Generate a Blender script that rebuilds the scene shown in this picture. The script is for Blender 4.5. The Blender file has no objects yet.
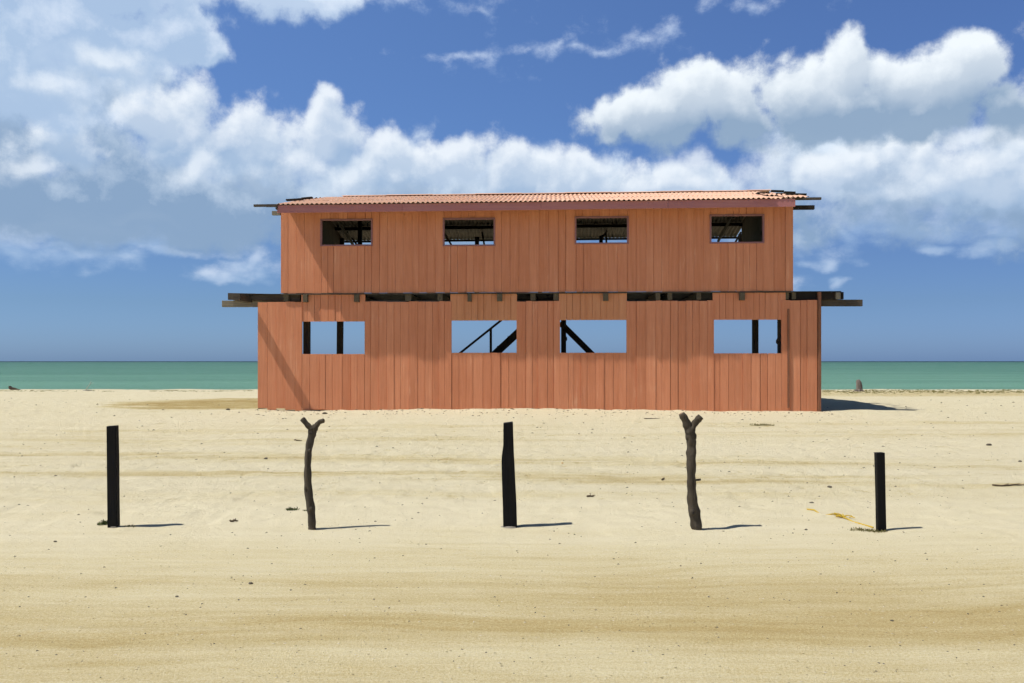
import bpy, bmesh, math, random
import numpy as np
from mathutils import Vector, Matrix

random.seed(11)
RNG = np.random.RandomState(5)
R = math.radians
S = bpy.context.scene
COL = S.collection

# ------------------------------------------------------------------ camera, light, exposure
F = 864.0            # focal length in photo pixels (1024 wide)
EYE = 1.6
cam_d = bpy.data.cameras.new('camera')
cam = bpy.data.objects.new('camera', cam_d)
COL.objects.link(cam)
cam.location = (0, 0, EYE)
cam.rotation_euler = (R(90), 0, 0)
cam_d.sensor_width = 36.0
cam_d.lens = F / 1024 * 36.0
cam_d.shift_y = 19.5 / 1024
cam_d.clip_start = 0.1
cam_d.clip_end = 40000
S.camera = cam

S.view_settings.view_transform = 'Standard'
S.view_settings.look = 'None'
S.view_settings.gamma = 1.0
S.view_settings.use_curve_mapping = False
S.cycles.max_bounces = 5
S.cycles.diffuse_bounces = 3
S.cycles.glossy_bounces = 2
S.cycles.use_adaptive_sampling = True
S.cycles.adaptive_threshold = 0.03
S.cycles.adaptive_min_samples = 8
S.view_settings.exposure = -0.14

LIGHT = Vector((0.58, 0.17, -1.0)).normalized()      # the way sunlight travels
sun_el = math.asin(-LIGHT.z)
sun_d = bpy.data.lights.new('sun', 'SUN')
sun_d.energy = 5.0
sun_d.angle = R(0.53)
sun_d.color = (1.0, 0.95, 0.87)
sun = bpy.data.objects.new('sun', sun_d)
COL.objects.link(sun)
sun.rotation_euler = LIGHT.to_track_quat('-Z', 'Y').to_euler()
sun.location = (-8, -3, 14)

SKY_STRENGTH = 0.078


# ------------------------------------------------------------------ little node language
class G:
    """wraps a node tree; values are sockets or numbers"""
    def __init__(self, tree):
        self.t = tree
    def n(self, typ, **kw):
        nd = self.t.nodes.new(typ)
        for k, v in kw.items():
            setattr(nd, k, v)
        return nd
    def put(self, sock, v):
        if isinstance(v, bpy.types.NodeSocket):
            self.t.links.new(v, sock)
        else:
            sock.default_value = v
    def m(self, op, a, b=None, c=None, clamp=False):
        nd = self.n('ShaderNodeMath', operation=op)
        nd.use_clamp = clamp
        self.put(nd.inputs[0], a)
        if b is not None: self.put(nd.inputs[1], b)
        if c is not None: self.put(nd.inputs[2], c)
        return nd.outputs[0]
    def add(self, a, b): return self.m('ADD', a, b)
    def sub(self, a, b): return self.m('SUBTRACT', a, b)
    def mul(self, a, b): return self.m('MULTIPLY', a, b)
    def vm(self, op, a, b=None, c=None):
        nd = self.n('ShaderNodeVectorMath', operation=op)
        self.put(nd.inputs[0], a)
        if c is not None: self.put(nd.inputs[2], c)
        if b is not None: self.put(nd.inputs[1], b)
        return nd.outputs['Value'] if op in ('LENGTH', 'DOT_PRODUCT') else nd.outputs[0]
    def xyz(self, v):
        nd = self.n('ShaderNodeSeparateXYZ'); self.put(nd.inputs[0], v)
        return nd.outputs[0], nd.outputs[1], nd.outputs[2]
    def vec(self, x, y, z=0.0):
        nd = self.n('ShaderNodeCombineXYZ')
        self.put(nd.inputs[0], x); self.put(nd.inputs[1], y); self.put(nd.inputs[2], z)
        return nd.outputs[0]
    def step(self, v, a, b, lo=0.0, hi=1.0, smooth=True):
        nd = self.n('ShaderNodeMapRange')
        nd.interpolation_type = 'SMOOTHSTEP' if smooth else 'LINEAR'
        nd.clamp = True
        self.put(nd.inputs[0], v)
        for i, q in enumerate((a, b, lo, hi)): self.put(nd.inputs[1 + i], q)
        return nd.outputs[0]
    def noise(self, v, scale, detail=4, rough=0.55, dist=0.0, lac=2.0, dims='3D', out='Fac'):
        nd = self.n('ShaderNodeTexNoise', noise_dimensions=dims)
        self.put(nd.inputs['Vector'], v)
        nd.inputs['Scale'].default_value = scale
        nd.inputs['Detail'].default_value = detail
        nd.inputs['Roughness'].default_value = rough
        nd.inputs['Distortion'].default_value = dist
        nd.inputs['Lacunarity'].default_value = lac
        return nd.outputs[out]
    def voro(self, v, scale, detail=2, rough=0.5, feature='SMOOTH_F1', out='Distance', smooth=0.6, dims='3D'):
        nd = self.n('ShaderNodeTexVoronoi', feature=feature, voronoi_dimensions=dims)
        self.put(nd.inputs['Vector'], v)
        nd.inputs['Scale'].default_value = scale
        nd.inputs['Detail'].default_value = detail
        nd.inputs['Roughness'].default_value = rough
        if 'Smoothness' in nd.inputs and feature == 'SMOOTH_F1': nd.inputs['Smoothness'].default_value = smooth
        return nd.outputs[out]
    def mix(self, f, a, b, blend='MIX'):
        nd = self.n('ShaderNodeMix', data_type='RGBA', blend_type=blend)
        nd.clamp_factor = True
        self.put(nd.inputs[0], f)
        self.put(nd.inputs[6], a if not isinstance(a, tuple) else (*a[:3], 1))
        self.put(nd.inputs[7], b if not isinstance(b, tuple) else (*b[:3], 1))
        return nd.outputs[2]
    def ramp(self, f, stops, interp='LINEAR'):
        nd = self.n('ShaderNodeValToRGB')
        nd.color_ramp.interpolation = interp
        el = nd.color_ramp.elements
        while len(el) < len(stops): el.new(0.5)
        for e, (p, c) in zip(el, stops):
            e.position = p; e.color = (*c, 1) if len(c) == 3 else c
        self.put(nd.inputs[0], f)
        return nd.outputs[0]
    def scale(self, v, s):   # vector * (sx,sy,sz)
        return self.vm('MULTIPLY', v, s)


# ------------------------------------------------------------------ world: sky with clouds by direction
world = bpy.data.worlds.new('World')
S.world = world
world.use_nodes = True
wt = world.node_tree
wt.nodes.clear()
g = G(wt)
out = g.n('ShaderNodeOutputWorld')
bg = g.n('ShaderNodeBackground')
bg.inputs['Strength'].default_value = SKY_STRENGTH
wt.links.new(bg.outputs[0], out.inputs['Surface'])
sky = g.n('ShaderNodeTexSky', sky_type='NISHITA')
sky.sun_disc = False
sky.sun_elevation = sun_el
sky.sun_rotation = math.atan2(-LIGHT.x, -LIGHT.y)
sky.altitude = 0
sky.air_density = 1.0
sky.dust_density = 0.6
sky.ozone_density = 2.2
tc = g.n('ShaderNodeTexCoord')
dirn = g.vm('NORMALIZE', tc.outputs['Generated'])
dx, dy, dz = g.xyz(dirn)
DEG = 57.29578
az = g.mul(g.m('ARCTAN2', dx, dy), DEG)
el = g.mul(g.m('ARCSINE', dz), DEG)
P = g.vec(az, el, 0.0)


def to_deg(px, py):
    a = math.atan((px - 512) / F)
    return a * DEG, math.atan((361 - py) / F * math.cos(a)) * DEG


def ell(px, py, rx, ry, rot=0.0):
    a, e = to_deg(px, py)
    c = math.cos(R(a))
    return (a, e, rx / F * DEG * c * c, ry / F * DEG * c, rot)


def density_group(name, ells, seed, amp_p, amp_f, sc, stretch, fine, base=None, gain=1.6):
    """cloud thickness as a function of (azimuth, elevation): soft lumps plus billows"""
    t = bpy.data.node_groups.new(name, 'ShaderNodeTree')
    t.interface.new_socket('P', in_out='INPUT', socket_type='NodeSocketVector')
    t.interface.new_socket('D', in_out='OUTPUT', socket_type='NodeSocketFloat')
    h = G(t)
    gi = h.n('NodeGroupInput'); go = h.n('NodeGroupOutput')
    p = gi.outputs[0]
    q = h.vm('MULTIPLY_ADD', p, (1.0 / stretch, 1, 0), (seed * 7.3, seed * 3.1, 0))
    wob = h.noise(q, sc * 0.75, 2, 0.5, dims='2D', out='Color')
    pw = h.vm('ADD', p, h.vm('MULTIPLY_ADD', wob, (5.0 * stretch, 3.4, 0), (-2.5 * stretch, -1.7, 0)))
    acc = None
    for (a, e, rx, ry, rot) in ells:
        if rot:
            cr, sr = math.cos(rot), math.sin(rot)
            d = h.vm('SUBTRACT', pw, (a, e, 0))
            l = h.vm('LENGTH', h.vec(h.vm('DOT_PRODUCT', d, (cr / rx, sr / rx, 0)), h.vm('DOT_PRODUCT', d, (-sr / ry, cr / ry, 0))))
        else:
            l = h.vm('LENGTH', h.vm('MULTIPLY_ADD', pw, (1 / rx, 1 / ry, 0), (-a / rx, -e / ry, 0)))
        acc = l if acc is None else h.m('SMOOTH_MIN', acc, l, 0.25)
    acc = h.m('MULTIPLY_ADD', h.m('MINIMUM', acc, 2.2), -gain, gain)
    if base:     # level cloud base: thickness falls off below this elevation
        acc = h.sub(acc, h.mul(h.m('MAXIMUM', h.sub(base[0], h.vm('DOT_PRODUCT', pw, (base[2], 1, 0))), 0.0), base[1]))
    q = h.vm('ADD', q, h.vec(h.mul(acc, 1e-7), 0.0, 0.0))
    puff = h.voro(q, sc * 1.1, 2.0 if fine else 1.0, 0.55, 'F1', dims='2D')
    fb = h.noise(q, sc * 1.9, 7 if fine else 3, 0.66, dims='2D')
    acc = h.m('MULTIPLY_ADD', h.sub(0.40, puff), amp_p, acc)
    acc = h.m('MULTIPLY_ADD', h.sub(fb, 0.5), amp_f, acc)
    t.links.new(acc, go.inputs[0])
    return t


LAST = [None]
def call(gr, off=None):
    """evaluate one cloud layer; each waits for the one before it, which keeps the shader's stack small"""
    p = P
    if LAST[0] is not None:
        p = g.vm('ADD', p, g.vec(g.mul(LAST[0], 1e-7), 0.0, 0.0))
    if off is not None:
        p = g.vm('ADD', p, off)
    nd = g.n('ShaderNodeGroup'); nd.node_tree = gr
    g.put(nd.inputs[0], p)
    LAST[0] = nd.outputs[0]
    return nd.outputs[0]


WHITE = (13.0, 13.9, 14.6)
GREY = (4.7, 6.9, 9.9)


def layer(col, name, ells, seed, amp_p=0.6, amp_f=0.9, sc=0.33, edge=0.35, op=1.0, white=WHITE, grey=GREY, k=(0.4, 0.6), stretch=1.0, offs=(1.2, 3.2), bias=0.0, base=None, thin=0.2, grad=None, gain=1.6, detail=True):
    gf = density_group(name, ells, seed, amp_p, amp_f, sc, stretch, True, base, gain)
    gc = density_group(name + '_coarse', ells, seed, amp_p, amp_f, sc, stretch, False, base, gain)
    d0 = call(gf)
    d1 = call(gf if detail else gc, (-0.45 * offs[0], offs[0], 0))
    d2 = call(gc, (-0.35 * offs[1], offs[1], 0))
    a = g.mul(g.step(d0, 0.0, edge), op)
    t1 = g.step(g.sub(d1, g.mul(d0, .35)), -0.25, 0.55, smooth=False)
    t2 = g.step(d2, -0.1, 0.8, smooth=False)
    lit = g.sub(g.sub(1.0 - bias, g.mul(t1, k[0])), g.mul(t2, k[1]))
    if grad:     # the undersides lie in the shade of the cloud above them
        lit = g.sub(lit, g.step(g.m('MULTIPLY_ADD', d1, -0.5, g.vm('DOT_PRODUCT', P, (grad[3], 1, 0))), grad[0], grad[1], grad[2], 0.0))
    lit = g.m('SUBTRACT', lit, g.step(d0, 0.0, 0.5, thin, 0.0), clamp=True)
    res = g.mix(a, col, g.mix(lit, grey, white))
    LAST[0] = g.vm('DOT_PRODUCT', res, (.01, .01, .01))
    return res


# clear sky, tinted towards the hazy blue of the photograph
tint = g.ramp(g.m('MULTIPLY', el, 1 / 60.0, clamp=True),
              [(0.0, (0.60, 0.98, 2.0)), (0.06, (0.60, 0.86, 1.42)), (0.11, (0.64, 0.87, 1.36)), (0.2, (0.83, 1.10, 1.60)), (0.42, (1.05, 1.32, 1.80)), (0.62, (0.50, 0.56, 0.62)), (1.0, (0.32, 0.33, 0.34))])
azf = g.step(az, -14.0, 34.0, 1.03, 0.88)
col = g.vm('MULTIPLY', g.mix(1.0, sky.outputs[0], tint, 'MULTIPLY'), g.vec(azf, azf, g.add(g.mul(azf, .6), .4)))

# layer 1: low far streaks
L1 = [ell(20, 222, 75, 13), ell(150, 248, 150, 13), ell(10, 244, 60, 22), ell(150, 218, 90, 10), ell(232, 270, 60, 10), ell(250, 262, 36, 15), ell(268, 266, 30, 14), ell(80, 254, 90, 14),
      ell(850, 232, 46, 20), ell(980, 244, 44, 20), ell(1012, 226, 64, 26), ell(815, 265, 30, 12), ell(760, 290, 44, 28), ell(925, 250, 44, 14), ell(835, 282, 26, 10), ell(920, 218, 190, 34), ell(760, 250, 90, 36), ell(60, 232, 240, 26)]
col = layer(col, 'clouds_low', L1, 3.7, 0.45, 1.5, 0.42, edge=1.3, op=0.62, stretch=1.6, white=(11.6, 12.9, 14.8), grey=(5.6, 7.8, 11.0), offs=(0.6, 1.4), detail=False)
# layer 2: thin high wisps
L2 = [ell(470, 58, 80, 10, 0.12), ell(550, 45, 56, 20, 0.5), ell(630, 44, 60, 18), ell(660, 32, 44, 20, 0.3), ell(590, 48, 44, 14), ell(420, -4, 150, 16), ell(492, 12, 24, 20), ell(745, -2, 50, 16),
      ell(865, -4, 40, 10), ell(330, 0, 80, 18)]
col = layer(col, 'clouds_wisps', L2, 8.1, 0.3, 2.4, 0.40, edge=1.9, op=0.60, stretch=1.4, white=(12.4, 14.0, 16.2), grey=(7.5, 10.0, 13.6), offs=(0.6, 1.4), gain=1.2, detail=False)
# layer 3: the grey sheet behind the long bank
L3 = [ell(40, 205, 380, 90), ell(215, 200, 250, 90), ell(350, 195, 240, 80), ell(470, 200, 200, 66), ell(600, 200, 180, 56), ell(0, 120, 240, 140), ell(720, 200, 180, 50),
      ell(-160, 150, 300, 180), ell(900, 195, 200, 72), ell(1060, 175, 200, 92), ell(120, 215, 240, 80), ell(860, 150, 150, 40), ell(60, 90, 200, 80)]
col = layer(col, 'clouds_bank_shade', L3, 1.3, 0.5, 1.2, 0.20, edge=0.8, op=0.96, white=(10.6, 12.2, 14.0), grey=(3.7, 5.5, 8.1), k=(0.7, 0.25), offs=(1.1, 4.2), base=(7.2, 0.28, 0.02), grad=(5.5, 12.5, 0.40, 0.03), gain=1.4, bias=-0.05)
# layer 4: bright heads of the bank, nearer ones in front
L4 = [ell(185, 120, 70, 58), ell(150, 112, 50, 36), ell(255, 142, 96, 62), ell(325, 134, 66, 56), ell(385, 162, 76, 52), ell(450, 158, 64, 44), ell(520, 176, 90, 44), ell(590, 182, 90, 40),
      ell(660, 186, 80, 34), ell(850, 172, 64, 44), ell(990, 170, 84, 58), ell(1040, 180, 80, 60), ell(930, 160, 74, 34), ell(60, 150, 96, 36)]
col = layer(col, 'clouds_bank', L4, 5.2, 0.8, 1.1, 0.22, edge=0.70, op=0.94, white=(12.3, 13.2, 14.2), grey=(5.2, 7.2, 10.1), k=(0.7, 0.35), offs=(0.9, 3.6), bias=-0.06, grad=(7.0, 13.0, 0.5, 0.08))
# layer 5: top left cover
L5 = [ell(60, 40, 190, 70), ell(165, 32, 84, 46), ell(-90, 40, 200, 120), ell(212, 50, 34, 18), ell(260, -8, 130, 26), ell(80, -40, 280, 60), ell(40, 90, 120, 50)]
col = layer(col, 'clouds_cover', L5, 9.4, 0.6, 1.2, 0.20, edge=0.65, op=0.95, white=(12.0, 13.2, 14.8), grey=(5.6, 7.7, 10.8), k=(0.8, 0.25), offs=(1.0, 3.2), bias=-0.1)
# layer 6: the big cumulus on the right
L6 = [ell(725, 102, 105, 50), ell(748, 84, 48, 46), ell(690, 95, 64, 42), ell(805, 92, 70, 50), ell(862, 80, 50, 54), ell(905, 88, 64, 50), ell(955, 70, 54, 46), ell(925, 100, 90, 54),
      ell(830, 120, 190, 52), ell(655, 114, 78, 44), ell(605, 122, 56, 30), ell(1044, 70, 64, 60), ell(1000, 115, 80, 46), ell(1130, 90, 100, 80)]
col = layer(col, 'clouds_cumulus', L6, 2.6, 0.70, 1.0, 0.23, edge=0.60, op=0.98, white=(13.0, 13.9, 14.6), grey=(4.1, 5.8, 8.1), k=(0.42, 0.25), offs=(1.0, 3.2), base=(13.2, 0.26, 0.0), grad=(11.4, 17.4, 0.80, 0.0))
# layer 7: nearer puffs in front of both banks
L7 = [ell(200, 162, 50, 30), ell(290, 167, 64, 28), ell(775, 176, 56, 40), ell(800, 168, 44, 32), ell(850, 160, 50, 28), ell(1010, 156, 64, 36), ell(940, 184, 66, 34), ell(880, 196, 60, 24), ell(360, 174, 60, 24),
      ell(30, 172, 80, 26), ell(50, 90, 60, 26), ell(120, 60, 70, 26), ell(960, 146, 60, 20), ell(700, 170, 60, 24), ell(600, 165, 50, 22)]
col = layer(col, 'clouds_front', L7, 12.9, 0.7, 1.4, 0.26, edge=1.3, op=0.72, white=(12.2, 13.2, 14.3), grey=(5.2, 7.2, 10.1), k=(0.6, 0.5), offs=(1.0, 2.6))
wt.links.new(col, bg.inputs['Color'])
world.cycles.sampling_method = 'MANUAL'
world.cycles.sample_map_resolution = 256


# ------------------------------------------------------------------ noise for terrain
def _hash(ix, iy, s):
    n = (ix.astype(np.int64) * 374761393 + iy.astype(np.int64) * 668265263 + s * 1442695041) & 0x7fffffff
    n = ((n ^ (n >> 13)) * 1274126177) & 0x7fffffff
    return ((n ^ (n >> 16)) & 0xffff) / 65535.0


def vnoise(x, y, s=0):
    ix = np.floor(x); iy = np.floor(y)
    fx = x - ix; fy = y - iy
    fx = fx * fx * (3 - 2 * fx); fy = fy * fy * (3 - 2 * fy)
    a = _hash(ix, iy, s); b = _hash(ix + 1, iy, s); c = _hash(ix, iy + 1, s); d = _hash(ix + 1, iy + 1, s)
    return (a + (b - a) * fx) * (1 - fy) + (c + (d - c) * fx) * fy


def sstep(v, a, b):
    t = np.clip((v - a) / (b - a), 0, 1)
    return t * t * (3 - 2 * t)


def ground_h(x, y):
    x = np.asarray(x, float); y = np.asarray(y, float)
    h = 0.05 * (vnoise(x * .09 + 40, y * .09 + 40, 1) - .5) * sstep(y, 9, 16)
    h += 0.05 * sstep(y, 18, 26)
    rough = sstep(y, 6.6, 9.5)
    h += (0.035 * (vnoise(x * .45 + 9, y * .35 + 3, 2) - .5) + 0.012 * (vnoise(x * 1.7, y * 1.5, 3) - .5) + 0.008 * (vnoise(x * 4.1, y * 3.6, 4) - .5)) * (.10 + .9 * rough)
    # scuffs and footprints
    n = vnoise(x * 2.6 + 100, y * 2.2 + 31, 6)
    h -= 0.012 * sstep(n, .66, .86) * rough
    h += 0.012 * (vnoise(x * 7.3 + 5, y * 5.1 + 2, 9) - .5) * rough * sstep(y, 40, 20)
    # the road: long tyre streaks along x
    yy = y + .10 * np.sin(x * .35 + 1.2)
    road = (1 - rough)
    h += road * (0.007 * (vnoise(x * .30, yy * 8.0, 7) - .5) + 0.006 * (vnoise(x * .8, yy * 17.0, 8) - .5))
    # ruts of a car beyond the posts
    for (y0, w, dep, cu) in ((12.0, .22, .016, -.10), (14.0, .22, .015, -.10), (18.0, .26, .014, .12), (20.6, .26, .012, .12), (10.4, .2, .006, .03)):
        q = (y - y0 - cu * x - .22 * np.sin(x * .22 + y0)) / w
        h += dep * (-np.exp(-q * q) + .5 * np.exp(-(np.abs(q) - 1.7) ** 2 * 2)) * (.5 + vnoise(x * .5, y * .2, 11))
    # low bank behind the first beach on the left, crest and fall to the water
    h += 0.015 * sstep(y, 33, 42) * (.6 + .8 * vnoise(x * .07 + 3, y * .1, 12)) * sstep(-x, -60, 8)
    h += (-.03 + .05 * (vnoise(x * .45, y * .1, 17) - .5) + .05 * sstep(x, 0, 14) + .03 * (vnoise(x * .2, y * .3, 13) - .5)) * sstep(y, 38, 45)
    h -= 2.6 * sstep(y, 46.5, 66)
    # sand drifted against the foot of the wall, higher in the middle
    h += (.045 * np.exp(-(x / 4.5) ** 2) + .05 * (vnoise(x * 1.1 + 7, y * .8, 15) - .4) + .03 * (vnoise(x * 3.7, y * 2.5, 16) - .5)) * np.exp(-((y - 26.8) / .75) ** 2)
    # hollow under the lower left corner of the house wall
    h -= 0.035 * np.exp(-((x + 6.6) / 1.3) ** 2 - ((y - 27.2) / .6) ** 2)
    return h


def gz(x, y):
    return float(ground_h(np.array([x]), np.array([y]))[0])


def ground_at(px, py):
    """the ground point the photograph shows at this pixel"""
    d = EYE * F / (py - 361.0)
    for _ in range(12):
        x = (px - 512) / F * d
        d = (EYE - gz(x, d)) * F / (py - 361.0)
    x = (px - 512) / F * d
    return Vector((x, d, gz(x, d)))


# ------------------------------------------------------------------ materials
def mat(name):
    m = bpy.data.materials.new(name)
    m.use_nodes = True
    t = m.node_tree
    h = G(t)
    b = t.nodes['Principled BSDF']
    return m, h, b


def bump(h, b, height, dist, strength=1.0):
    nd = h.n('ShaderNodeBump')
    nd.inputs['Distance'].default_value = dist
    nd.inputs['Strength'].default_value = strength
    h.put(nd.inputs['Height'], height)
    h.t.links.new(nd.outputs[0], b.inputs['Normal'])


def coords(h):
    return h.n('ShaderNodeTexCoord').outputs['Object']


def make_sand():
    m, h, b = mat('sand')
    p = coords(h)
    x, y, z = h.xyz(p)
    b.inputs['Roughness'].default_value = 1.0
    b.inputs['Specular IOR Level'].default_value = 0.0
    big = h.noise(p, .12, 4, .55)
    warp = h.vm('ADD', p, h.vec(0.0, h.mul(h.sub(h.noise(p, .22, 3, .5), .5), 1.5), 0.0))
    streak = h.noise(h.scale(warp, (.14, 1.5, 1)), 1.0, 6, .62)
    streak2 = h.noise(h.scale(warp, (.6, 6.5, 1)), 1.0, 5, .6)
    patch = h.noise(p, .9, 5, .6)
    wob = h.mul(h.sub(h.noise(h.scale(p, (.16, .05, 1)), 1.0, 3, .5), .5), 1.6)
    yw = h.add(y, wob)
    # the dirt road in front is browner than the beach
    road = h.step(h.add(y, h.mul(wob, .45)), 5.9, 9.0, 1.0, 0.0)
    dark_road = h.mul(h.step(yw, 4.5, 5.1), h.step(yw, 5.4, 6.4, 1.0, 0.0))
    tan = h.add(h.mul(road, .38), h.mul(dark_road, .17))
    def band(y0, w, cu=0.0):
        d = h.m('MULTIPLY_ADD', x, -cu, h.sub(h.add(y, h.mul(wob, .5)), y0))
        d = h.mul(d, 1.0 / w)
        return h.m('EXPONENT', h.mul(h.mul(d, d), -1.0))
    brk = h.step(streak, .38, .6)
    tracks = h.m('MAXIMUM', h.mul(band(12.0, .55, -.10), .42), h.mul(band(14.0, .6, -.10), .34))
    tracks = h.m('MAXIMUM', tracks, h.mul(band(18.0, 1.1, .12), .26))
    tracks = h.m('MAXIMUM', tracks, h.mul(band(20.6, 1.0, .12), .22))
    tracks = h.m('MAXIMUM', tracks, h.mul(band(10.3, .5, .03), .14))
    tan = h.add(tan, h.mul(tracks, h.add(.4, h.mul(brk, .8))))
    # brown hollow left of the house, dark seaweed tint along the right crest
    ex = h.mul(h.add(x, 9.6), 1 / 5.4); ey = h.mul(h.sub(y, 31.4), 1 / 4.6)
    edge = h.mul(h.sub(h.noise(h.scale(p, (.5, .9, 1)), 1.0, 6, .7), .5), 1.3)
    hol = h.step(h.add(h.vm('LENGTH', h.vec(ex, ey)), edge), .55, 1.15, 1.0, 0.0)
    tan = h.add(tan, h.mul(hol, h.add(.45, h.mul(patch, .45))))
    crest = h.mul(h.step(y, 36, 39.5), h.mul(h.step(y, 43.5, 45, 1, 0), h.step(x, 6, 12)))
    tan = h.add(tan, h.mul(crest, .42))
    tan = h.add(tan, h.mul(h.sub(streak, .5), h.add(.55, h.mul(road, .15))))
    tan = h.add(tan, h.mul(h.sub(streak2, .5), h.add(.30, h.mul(road, .25))))
    tan = h.add(tan, h.mul(h.sub(big, .5), .35))
    tan = h.add(tan, h.mul(h.sub(patch, .5), .34))
    dash = h.noise(h.scale(p, (3.2, 2.4, 1)), 1.0, 6, .72)
    beach = h.step(y, 8.0, 12.0)
    tan = h.add(tan, h.mul(h.mul(h.step(dash, .56, .70), .42), beach))  # shade in the footprints, darkened into the beach colour as dashes
    grain = h.noise(p, 55, 4, .7)
    grain2 = h.noise(p, 150, 2, .6)
    tan = h.m('ADD', tan, h.add(h.mul(h.sub(grain, .5), .85), h.mul(h.sub(grain2, .5), .5)), clamp=True)
    c = h.ramp(tan, [(0.0, (.66, .60, .425)), (.30, (.60, .53, .335)), (.65, (.445, .35, .165)), (1.0, (.33, .235, .095))])
    # scattered specks of grit, dark and pale
    sp = h.voro(p, 26, 0, .5, 'F1', 'Distance')
    spc = h.n('ShaderNodeTexWhiteNoise')
    nd = h.n('ShaderNodeTexVoronoi', feature='F1'); nd.inputs['Scale'].default_value = 26; h.put(nd.inputs['Vector'], p)
    h.put(spc.inputs['Vector'], nd.outputs['Position'])
    isdark = h.mul(h.step(spc.outputs['Value'], .90, .93), h.step(sp, .12, .26, 1.0, 0.0))
    ispale = h.mul(h.step(spc.outputs['Value'], .07, .05, 0.0, 1.0), h.step(sp, .14, .28, 1.0, 0.0))
    c = h.mix(h.mul(isdark, .5), c, (.20, .15, .085))
    c = h.mix(h.mul(ispale, .5), c, (.66, .62, .52))
    h.t.links.new(c, b.inputs['Base Color'])
    rp = h.noise(h.scale(p, (1.2, 10, 1)), 1.0, 4, .6)
    hh = h.add(h.mul(h.noise(p, 24, 6, .72), h.add(.35, h.mul(beach, .65))), h.mul(h.noise(p, 90, 3, .6), .35))
    hh = h.add(hh, h.mul(h.noise(p, 5, 3, .5), h.add(.4, h.mul(beach, .8))))
    hh = h.sub(hh, h.mul(h.mul(h.step(dash, .54, .68), .5), beach))
    hh = h.add(hh, h.mul(rp, h.mul(road, .7)))
    hh = h.add(hh, h.mul(h.add(isdark, ispale), .35))
    bump(h, b, hh, .035, .7)
    return m


def make_sea():
    m, h, b = mat('sea_water')
    p = coords(h)
    x, y, z = h.xyz(p)
    ly = h.m('LOGARITHM', h.m('MAXIMUM', y, 10.0), 10.0)
    n1 = h.noise(h.vec(h.mul(x, .006), h.mul(ly, 14.0)), 1.0, 5, .6)
    n2 = h.noise(h.vec(h.mul(x, .03), h.mul(ly, 40.0)), 1.0, 4, .6)
    f = h.add(h.step(ly, 1.85, 3.3, 0.0, 1.0, False), h.add(h.mul(h.sub(n1, .5), 1.1), h.mul(h.sub(n2, .5), .7)))
    c = h.ramp(f, [(0.0, (.14, .295, .21)), (.35, (.088, .215, .156)), (.8, (.062, .168, .124)), (1.0, (.040, .118, .095))])
    far = h.step(y, 1800, 2600)
    c = h.mix(far, c, (.008, .045, .06))
    fl = h.noise(h.vec(h.mul(x, .22), h.mul(ly, 150.0)), 1.0, 4, .65)
    c = h.mix(h.mul(h.step(fl, .66, .74), .45), c, (.45, .52, .48))     # small whitecaps
    h.t.links.new(c, b.inputs['Base Color'])
    b.inputs['Roughness'].default_value = .45
    b.inputs['IOR'].default_value = 1.33
    b.inputs['Specular IOR Level'].default_value = .12
    w = h.noise(h.scale(p, (.35, 1.1, 1)), 1.0, 5, .65)
    bump(h, b, w, .5, .8)
    # small foam flecks
    return m


def make_painted(name, c0, c1, fade, grain_axis=2, rough=.75, spec=.25, island=.42):
    """old paint over upright boards; the tone changes from board to board"""
    m, h, b = mat(name)
    p = coords(h)
    s = [14.0, 14.0, 14.0]; s[grain_axis] = .7
    s2 = [60.0, 60.0, 60.0]; s2[grain_axis] = 2.2
    geo = h.n('ShaderNodeNewGeometry')
    isl = geo.outputs['Random Per Island']
    off = h.vec(h.mul(isl, 37.0), h.mul(isl, 91.0), h.mul(isl, 53.0))
    pp = h.vm('ADD', p, off)
    gr = h.noise(h.scale(pp, tuple(s)), 1.0, 5, .65, .3)
    fine = h.noise(h.scale(pp, tuple(s2)), 1.0, 3, .6)
    blot = h.noise(p, .8, 5, .6)
    f = h.add(h.mul(h.sub(isl, .5), island), h.add(h.mul(h.sub(gr, .5), 1.7), h.mul(h.sub(blot, .5), .8)))
    f = h.m('ADD', f, .5, clamp=True)
    c = h.mix(f, c0, c1)
    worn = h.step(h.add(h.mul(gr, .6), h.mul(blot, .4)), .57, .70)
    c = h.mix(h.mul(worn, .55), c, fade)
    drk = h.step(fine, .62, .75)
    c = h.mix(h.mul(drk, .38), c, tuple(v * .55 for v in c0))
    h.t.links.new(c, b.inputs['Base Color'])
    b.inputs['Roughness'].default_value = rough
    b.inputs['Specular IOR Level'].default_value = spec
    bump(h, b, h.add(h.mul(gr, .7), h.mul(fine, .5)), .006, .6)
    return m


def make_wood(name, c0, c1, rough=.85, scale=9.0, axis=None, spec=.2, bd=.006):
    m, h, b = mat(name)
    p = coords(h)
    geo = h.n('ShaderNodeNewGeometry')
    isl = geo.outputs['Random Per Island']
    pp = h.vm('ADD', p, h.vec(h.mul(isl, 17.0), h.mul(isl, 41.0), h.mul(isl, 23.0)))
    s = [scale * 3] * 3
    if axis is not None: s[axis] = scale * .25
    gr = h.noise(h.scale(pp, tuple(s)), 1.0, 5, .65, .4)
    bl = h.noise(pp, 2.2, 4, .6)
    f = h.m('ADD', h.mul(h.sub(gr, .5), 1.6), h.add(.5, h.add(h.mul(h.sub(bl, .5), 1.0), h.mul(h.sub(isl, .5), .3))), clamp=True)
    h.t.links.new(h.mix(f, c0, c1), b.inputs['Base Color'])
    b.inputs['Roughness'].default_value = rough
    b.inputs['Specular IOR Level'].default_value = spec
    bump(h, b, gr, bd, .8)
    return m


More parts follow.
